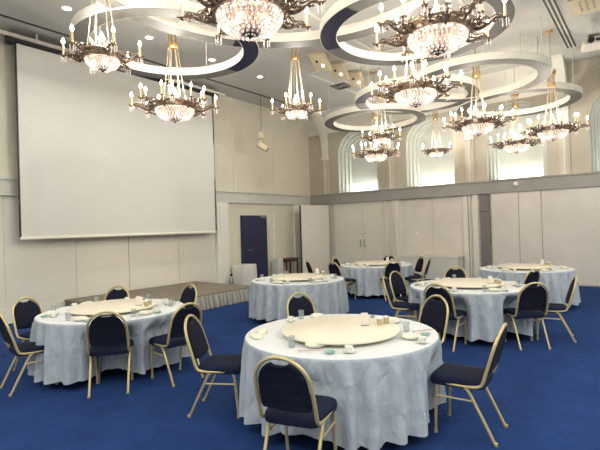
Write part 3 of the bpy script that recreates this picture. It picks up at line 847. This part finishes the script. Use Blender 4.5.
# ------------------------------------------------------------------ ceiling lights and fittings
def mk_down():
    r = empty('recessed_downlight', (0, 0, 0))
    MB().lathe([(.075, -.004), (.095, -.008), (.1, 0), (.075, .0)], 24, closed=True).build('trim_ring', M['ring_white'], r)
    MB().lathe([(0, -.003), (.075, -.003)], 24).build('lens', M['lamp'], r)
    return r
d0 = mk_down()
DL = [(3.82, 8.05, 'recessed ceiling downlight at the upper left corner of the photo'), (5.47, 8.05, 'recessed ceiling downlight seen inside the left ring'),
      (7.14, 8.05, 'recessed ceiling downlight right of the left ring'), (8.78, 8.05, 'recessed ceiling downlight left of the small central chandelier')]
for i, (x, y, lab) in enumerate(DL): place(d0, i > 0, (x, y, H), 0, lab, 'ceiling light', 'recessed downlights')
def mk_spot():
    r = empty('square_spotlight', (0, 0, 0))
    MB().box(-.24, .24, -.24, .24, -.12, -.04, .01).build('housing', M['spot_face'], r)
    MB().lathe([(0, -.125), (.035, -.125), (.04, -.118), (0, -.118)], 16, (-.03, .05, 0)).build('aperture', M['dark'], r)
    MB().lathe([(0, -.15), (.03, -.14), (.035, -.12), (0, -.12)], 14, (.07, -.09, 0)).build('bulb', M['lamp'], r)
    for c in r.children: c.rotation_euler = (.35, .6, 0); c.location = (0, 0, -.10)
    MB().box(-.03, .03, -.03, .03, -.16, 0).build('mount', M['white'], r)
    return r
s0 = mk_spot()
for i, (x, y) in enumerate(((8.65, 5.98), (9.45, 6.0), (10.3, 6.0))):
    place(s0, i > 0, (x, y, H), .15, ['square beige ceiling spotlight, leftmost and nearest of a row of three', 'square beige ceiling spotlight, middle of a row of three', 'square beige ceiling spotlight, farthest of a row of three'][i], 'ceiling light', 'square spotlights')
v = empty('air_vent', (10.85, 6.86, H), .0, 'square ceiling air vent near the corner ring', 'vent')
MB().box(-.3, .3, -.3, .3, -.03, 0, .01).build('vent_frame', M['white'], v)
b = MB()
for k in range(5):
    q = .25-.045*k; b.box(-q, q, -q, -q+.012, -.04, -.03); b.box(-q, q, q-.012, q, -.04, -.03); b.box(-q, -q+.012, -q, q, -.04, -.03); b.box(q-.012, q, -q, q, -.04, -.03)
b.build('louvre', M['slot'], v, smooth=False)
v = empty('linear_diffuser', (10.0, 1.40, H), 0, 'long black three-slot air diffuser in the ceiling at upper right', 'vent')
MB().box(-2.3, 2.2, -.11, .11, -.008, 0).build('diffuser_frame', M['white'], v, smooth=False)
for y in (-.075, 0, .075): MB().box(-2.28, 2.18, y-.02, y+.02, -.014, -.006).build('slot', M['slot'], v, smooth=False)
v = empty('ceiling_speaker_box', (9.75, .86, H), 0, 'beige ceiling box with dark perforated grille at the top right corner', 'ceiling box')
MB().box(-.35, .42, -.30, .27, -.10, 0, .01).build('box_body', M['spot_face'], v, smooth=False)
b = MB()
for i in range(5):
    for j in range(3): b.lathe([(0, -.104), (.02, -.104)], 8, (-.2+.1*i, -.1+.1*j, 0))
b.build('grille_holes', M['dark'], v)
# ceiling projector at the right edge
v = empty('ceiling_projector', (10.9, .88, 5.15), .25, 'white projector hung from the ceiling at the right edge of the photo', 'projector')
MB().box(-.25, .25, -.2, .2, 0, .14, .03).build('projector_body', M['ring_white'], v)
b = MB(); b.lathe([(0, 0), (.06, 0), (.06, .05), (0, .05)], 20); l = b.build('lens', M['dark'], v); l.rotation_euler = (0, -PI/2, 0); l.location = (-.24, .08, .07)
b = MB(); b.box(-.252, -.2, -.17, .0, .04, .1); b.build('vent_grille', M['dark'], v, smooth=False)
MB().tube([(0, 0, .14), (0, 0, H-5.15)], .02, 10).build('mount_pole', M['ring_white'], v)
b = MB(); b.box(-.15, .15, -.1, .1, .20, .23, .01); b.build('mount_plate', M['metal'], v)
# trapeze frame of thin rods hung from the ceiling
v = empty('rod_trapeze', (11.6, 2.0, H), 0, 'thin grey rod frame hanging from the ceiling at upper right', 'hanging frame')
b = MB(); b.tube([(-1.2, .12, 0), (-1.2, .12, -.55)], .008, 6); b.tube([(-.6, -.1, 0), (-.6, -.1, -.55)], .008, 6); b.tube([(-1.2, .12, -.55), (-.6, -.1, -.55)], .012, 6); b.build('frame_rods', M['ledge'], v)
# spotlight hanging in front of the left wall
v = empty('hanging_spotlight', (9.92, 9.1, 4.1), .3, 'small beige stage spotlight hanging on a rod before the left wall', 'spotlight')
MB().tube([(0, 0, .42), (0, 0, H-4.1)], .010, 6).build('rod', M['metal'], v)
MB().box(-.10, .10, -.08, .08, .26, .45, .015).build('control_box', M['spot_face'], v)
b = MB(); b.box(-.02, .02, -.02, .02, .18, .27); b.box(-.13, .13, -.02, .02, .16, .19, .004); b.box(-.13, -.115, -.02, .02, .02, .18); b.box(.115, .13, -.02, .02, .02, .18); b.build('yoke', M['spot_face'], v)
b = MB(); b.box(-.105, .105, -.17, .14, -.07, .09, .02); h_ = b.build('lamp_housing', M['spot_face'], v); h_.rotation_euler = (.5, 0, .5); h_.location = (0, 0, .02)
b = MB(); b.lathe([(0, 0), (.055, 0), (.06, .03), (0, .03)], 16); l = b.build('lens', M['dark'], h_); l.rotation_euler = (PI/2, 0, 0); l.location = (0, -.165, 0)
# wall items
w_ = MB(); w_.lathe([(0, -.05), (.05, -.04), (.065, 0), (0, 0)], 20)
o = w_.build('wall_sensor', M['porcelain']); o.rotation_euler = (0, PI/2, 0); o.location = (XR, 2.94, 2.70); tag(o, 'small white dome sensor on the grey ledge above the right-hand table', 'sensor')
o.rotation_euler = (0, PI/2, 0)
o = MB().lathe([(0, -.02), (.05, -.018), (.06, 0), (0, 0)], 24).build('wall_plate', M['wall_low']); o.rotation_euler = (0, PI/2, 0); o.location = (XW, 5.92, 1.40); tag(o, 'small round white plate on the beige wall above the sideboard', 'wall plate')
# sideboard along right wall
v = empty('sideboard', (13.15, 5.33, 0), 0, 'long low grey-white sideboard against the beige wall between far tables', 'sideboard')
MB().box(-.24, .22, -.90, .90, .05, .70, .008).build('carcass', M['cabinet'], v, smooth=False)
MB().box(-.26, .23, -.93, .93, .70, .74, .006).build('countertop', M['wall_low'], v, smooth=False)
MB().box(-.2, .2, -.85, .85, 0, .05).build('plinth', M['dark'], v, smooth=False)
# white covered table by the pilaster
v = empty('covered_side_table', (9.5, 9.55, 0), 0, 'small side table covered with white cloth left of the navy door', 'table')
b = MB(); N = 80; vs = []
for z, e in ((.66, 0), (.655, .006), (.4, .012), (.02, .02)):
    for i in range(N):
        a = 2*PI*i/N; cx_ = math.copysign(abs(C_(a))**.25, C_(a)); cy_ = math.copysign(abs(S_(a))**.25, S_(a)); f = e*(1+.7*S_(i*PI/3))
        vs.append((cx_*(.27+f), cy_*(.25+f), z))
b.add(vs, [(j*N+i, j*N+(i+1) % N, (j+1)*N+(i+1) % N, (j+1)*N+i) for j in range(3) for i in range(N)] + [tuple(range(N))])
b.build('cover_cloth', M['white_cloth'], v)
for sx in (-1, 1):
    for sy in (-1, 1): MB().box(sx*.23-.015, sx*.23+.015, sy*.2-.015, sy*.2+.015, 0, .645).build('leg', M['metal'], v, smooth=False)
# small extinguisher-like cylinder
v = empty('floor_canister', (9.02, 9.62, 0), 0, 'small dark grey canister on the floor beside the white covered table', 'canister')
MB().lathe([(0, 0), (.06, 0), (.065, .02), (.065, .28), (.04, .34), (.02, .36), (0, .36)], 20).build('canister_body', M['metal'], v)
MB().box(-.03, .05, -.015, .015, .36, .43, .006).build('valve', M['dark'], v)
# white bin and dark wooden console beside the navy door
o = MB().box(11.0, 11.22, 9.5, 9.8, 0, .72, .015).build('white_pedestal', M['cabinet']); tag(o, 'white box-shaped pedestal between the navy door and the wooden side table', 'pedestal')
v = empty('wooden_side_table', (11.62, 9.62, 0), 0, 'small dark wooden side table right of the navy door', 'table')
MB().box(-.34, .34, -.2, .2, .66, .70, .006).build('tabletop', M['wood'], v)
MB().box(-.30, .30, -.17, .17, .58, .66).build('apron', M['wood'], v, smooth=False)
for sx in (-1, 1):
    for sy in (-1, 1): MB().box(sx*.28-.02, sx*.28+.02, sy*.15-.02, sy*.15+.02, 0, .60).build('leg', M['wood'], v, smooth=False)
# beige leaf standing diagonally near the corner
v = empty('swung_partition_leaf', (12.66, 9.24, 0), math.atan2(9.08-9.4, 13.28-12.05), 'tall beige partition leaf swung out in front of the room corner', 'partition')
MB().box(-.62, .62, -.03, .03, .02, 2.45, .006).build('panel', M['wall_low'], v, smooth=False)
MB().box(-.635, -.62, -.034, .034, .02, 2.45).build('dark_edge_strip', M['slot'], v, smooth=False)  # thin dark strip at one end of the leaf

# ------------------------------------------------------------------ lights
def light(kind, name, loc, energy, color=(1, 1, 1), size=.2, rot=None, sy=None, spot=None):
    l = bpy.data.lights.new(name, kind); l.energy = energy; l.color = color
    if kind == 'AREA':
        l.size = size
        if sy: l.shape = 'RECTANGLE'; l.size_y = sy
    elif kind == 'SPOT': l.shadow_soft_size = size; l.spot_size = spot or 2; l.spot_blend = .8
    else: l.shadow_soft_size = size
    o = bpy.data.objects.new(name, l); COL.objects.link(o); o.location = loc
    if rot: o.rotation_euler = rot
    return o
WARM = (1, .93, .84); NEU = (.97, 1, .95)
for ty, x, y, z, rz, lab in CHN:
    light('POINT', 'chandelier_light', (x, y, z+.52), (78 if ty == 'M' else 48)*(.45 if x > 8.5 else 1), WARM, .03)
for x, y, _ in DL: light('SPOT', 'downlight', (x, y, H-.03), 60, NEU, .06, (0, 0, 0), spot=2.4)
for yc in NC:
    light('AREA', 'niche_light', (XW+.50, yc, ZS+.03), 8, (.97, 1, .96), .10, (PI, 0, 0), 1.15)
# unseen soft fill lamps added overhead, out of frame, to brighten the hall
for x, y in ((-1.8, -2.5), (1.6, -3.0), (-1.8, 2.0), (5.4, -3.0), (9.5, -3.0), (-1.8, 6.5)):
    light('AREA', 'hall_fill_light', (x, y, H-.05), 115, NEU, 2.0, (0, 0, 0))

w = bpy.data.worlds.new('w'); S.world = w; w.use_nodes = True
w.node_tree.nodes['Background'].inputs[0].default_value = (1, .97, .93, 1); w.node_tree.nodes['Background'].inputs[1].default_value = .3

# ------------------------------------------------------------------ camera
f_, yaw, pitch, roll = 453.733, .66361, .005387, -.030186
f = Vector((C_(yaw)*C_(pitch), S_(yaw)*C_(pitch), S_(pitch)))
r0 = Vector((S_(yaw), -C_(yaw), 0)); u0 = r0.cross(f)
r = r0*C_(roll)+u0*S_(roll); u = -r0*S_(roll)+u0*C_(roll)
cam = bpy.data.cameras.new('camera'); co = bpy.data.objects.new('camera', cam); COL.objects.link(co)
mx = Matrix((r, u, -f)).transposed().to_4x4(); mx.translation = Vector((0, 0, 1.7)); co.matrix_world = mx
cam.sensor_width = 36; cam.lens = f_/600*36; cam.clip_start = .05
S.camera = co
S.view_settings.view_transform = 'Standard'
S.view_settings.exposure = 0.40
S.view_settings.look = 'None'
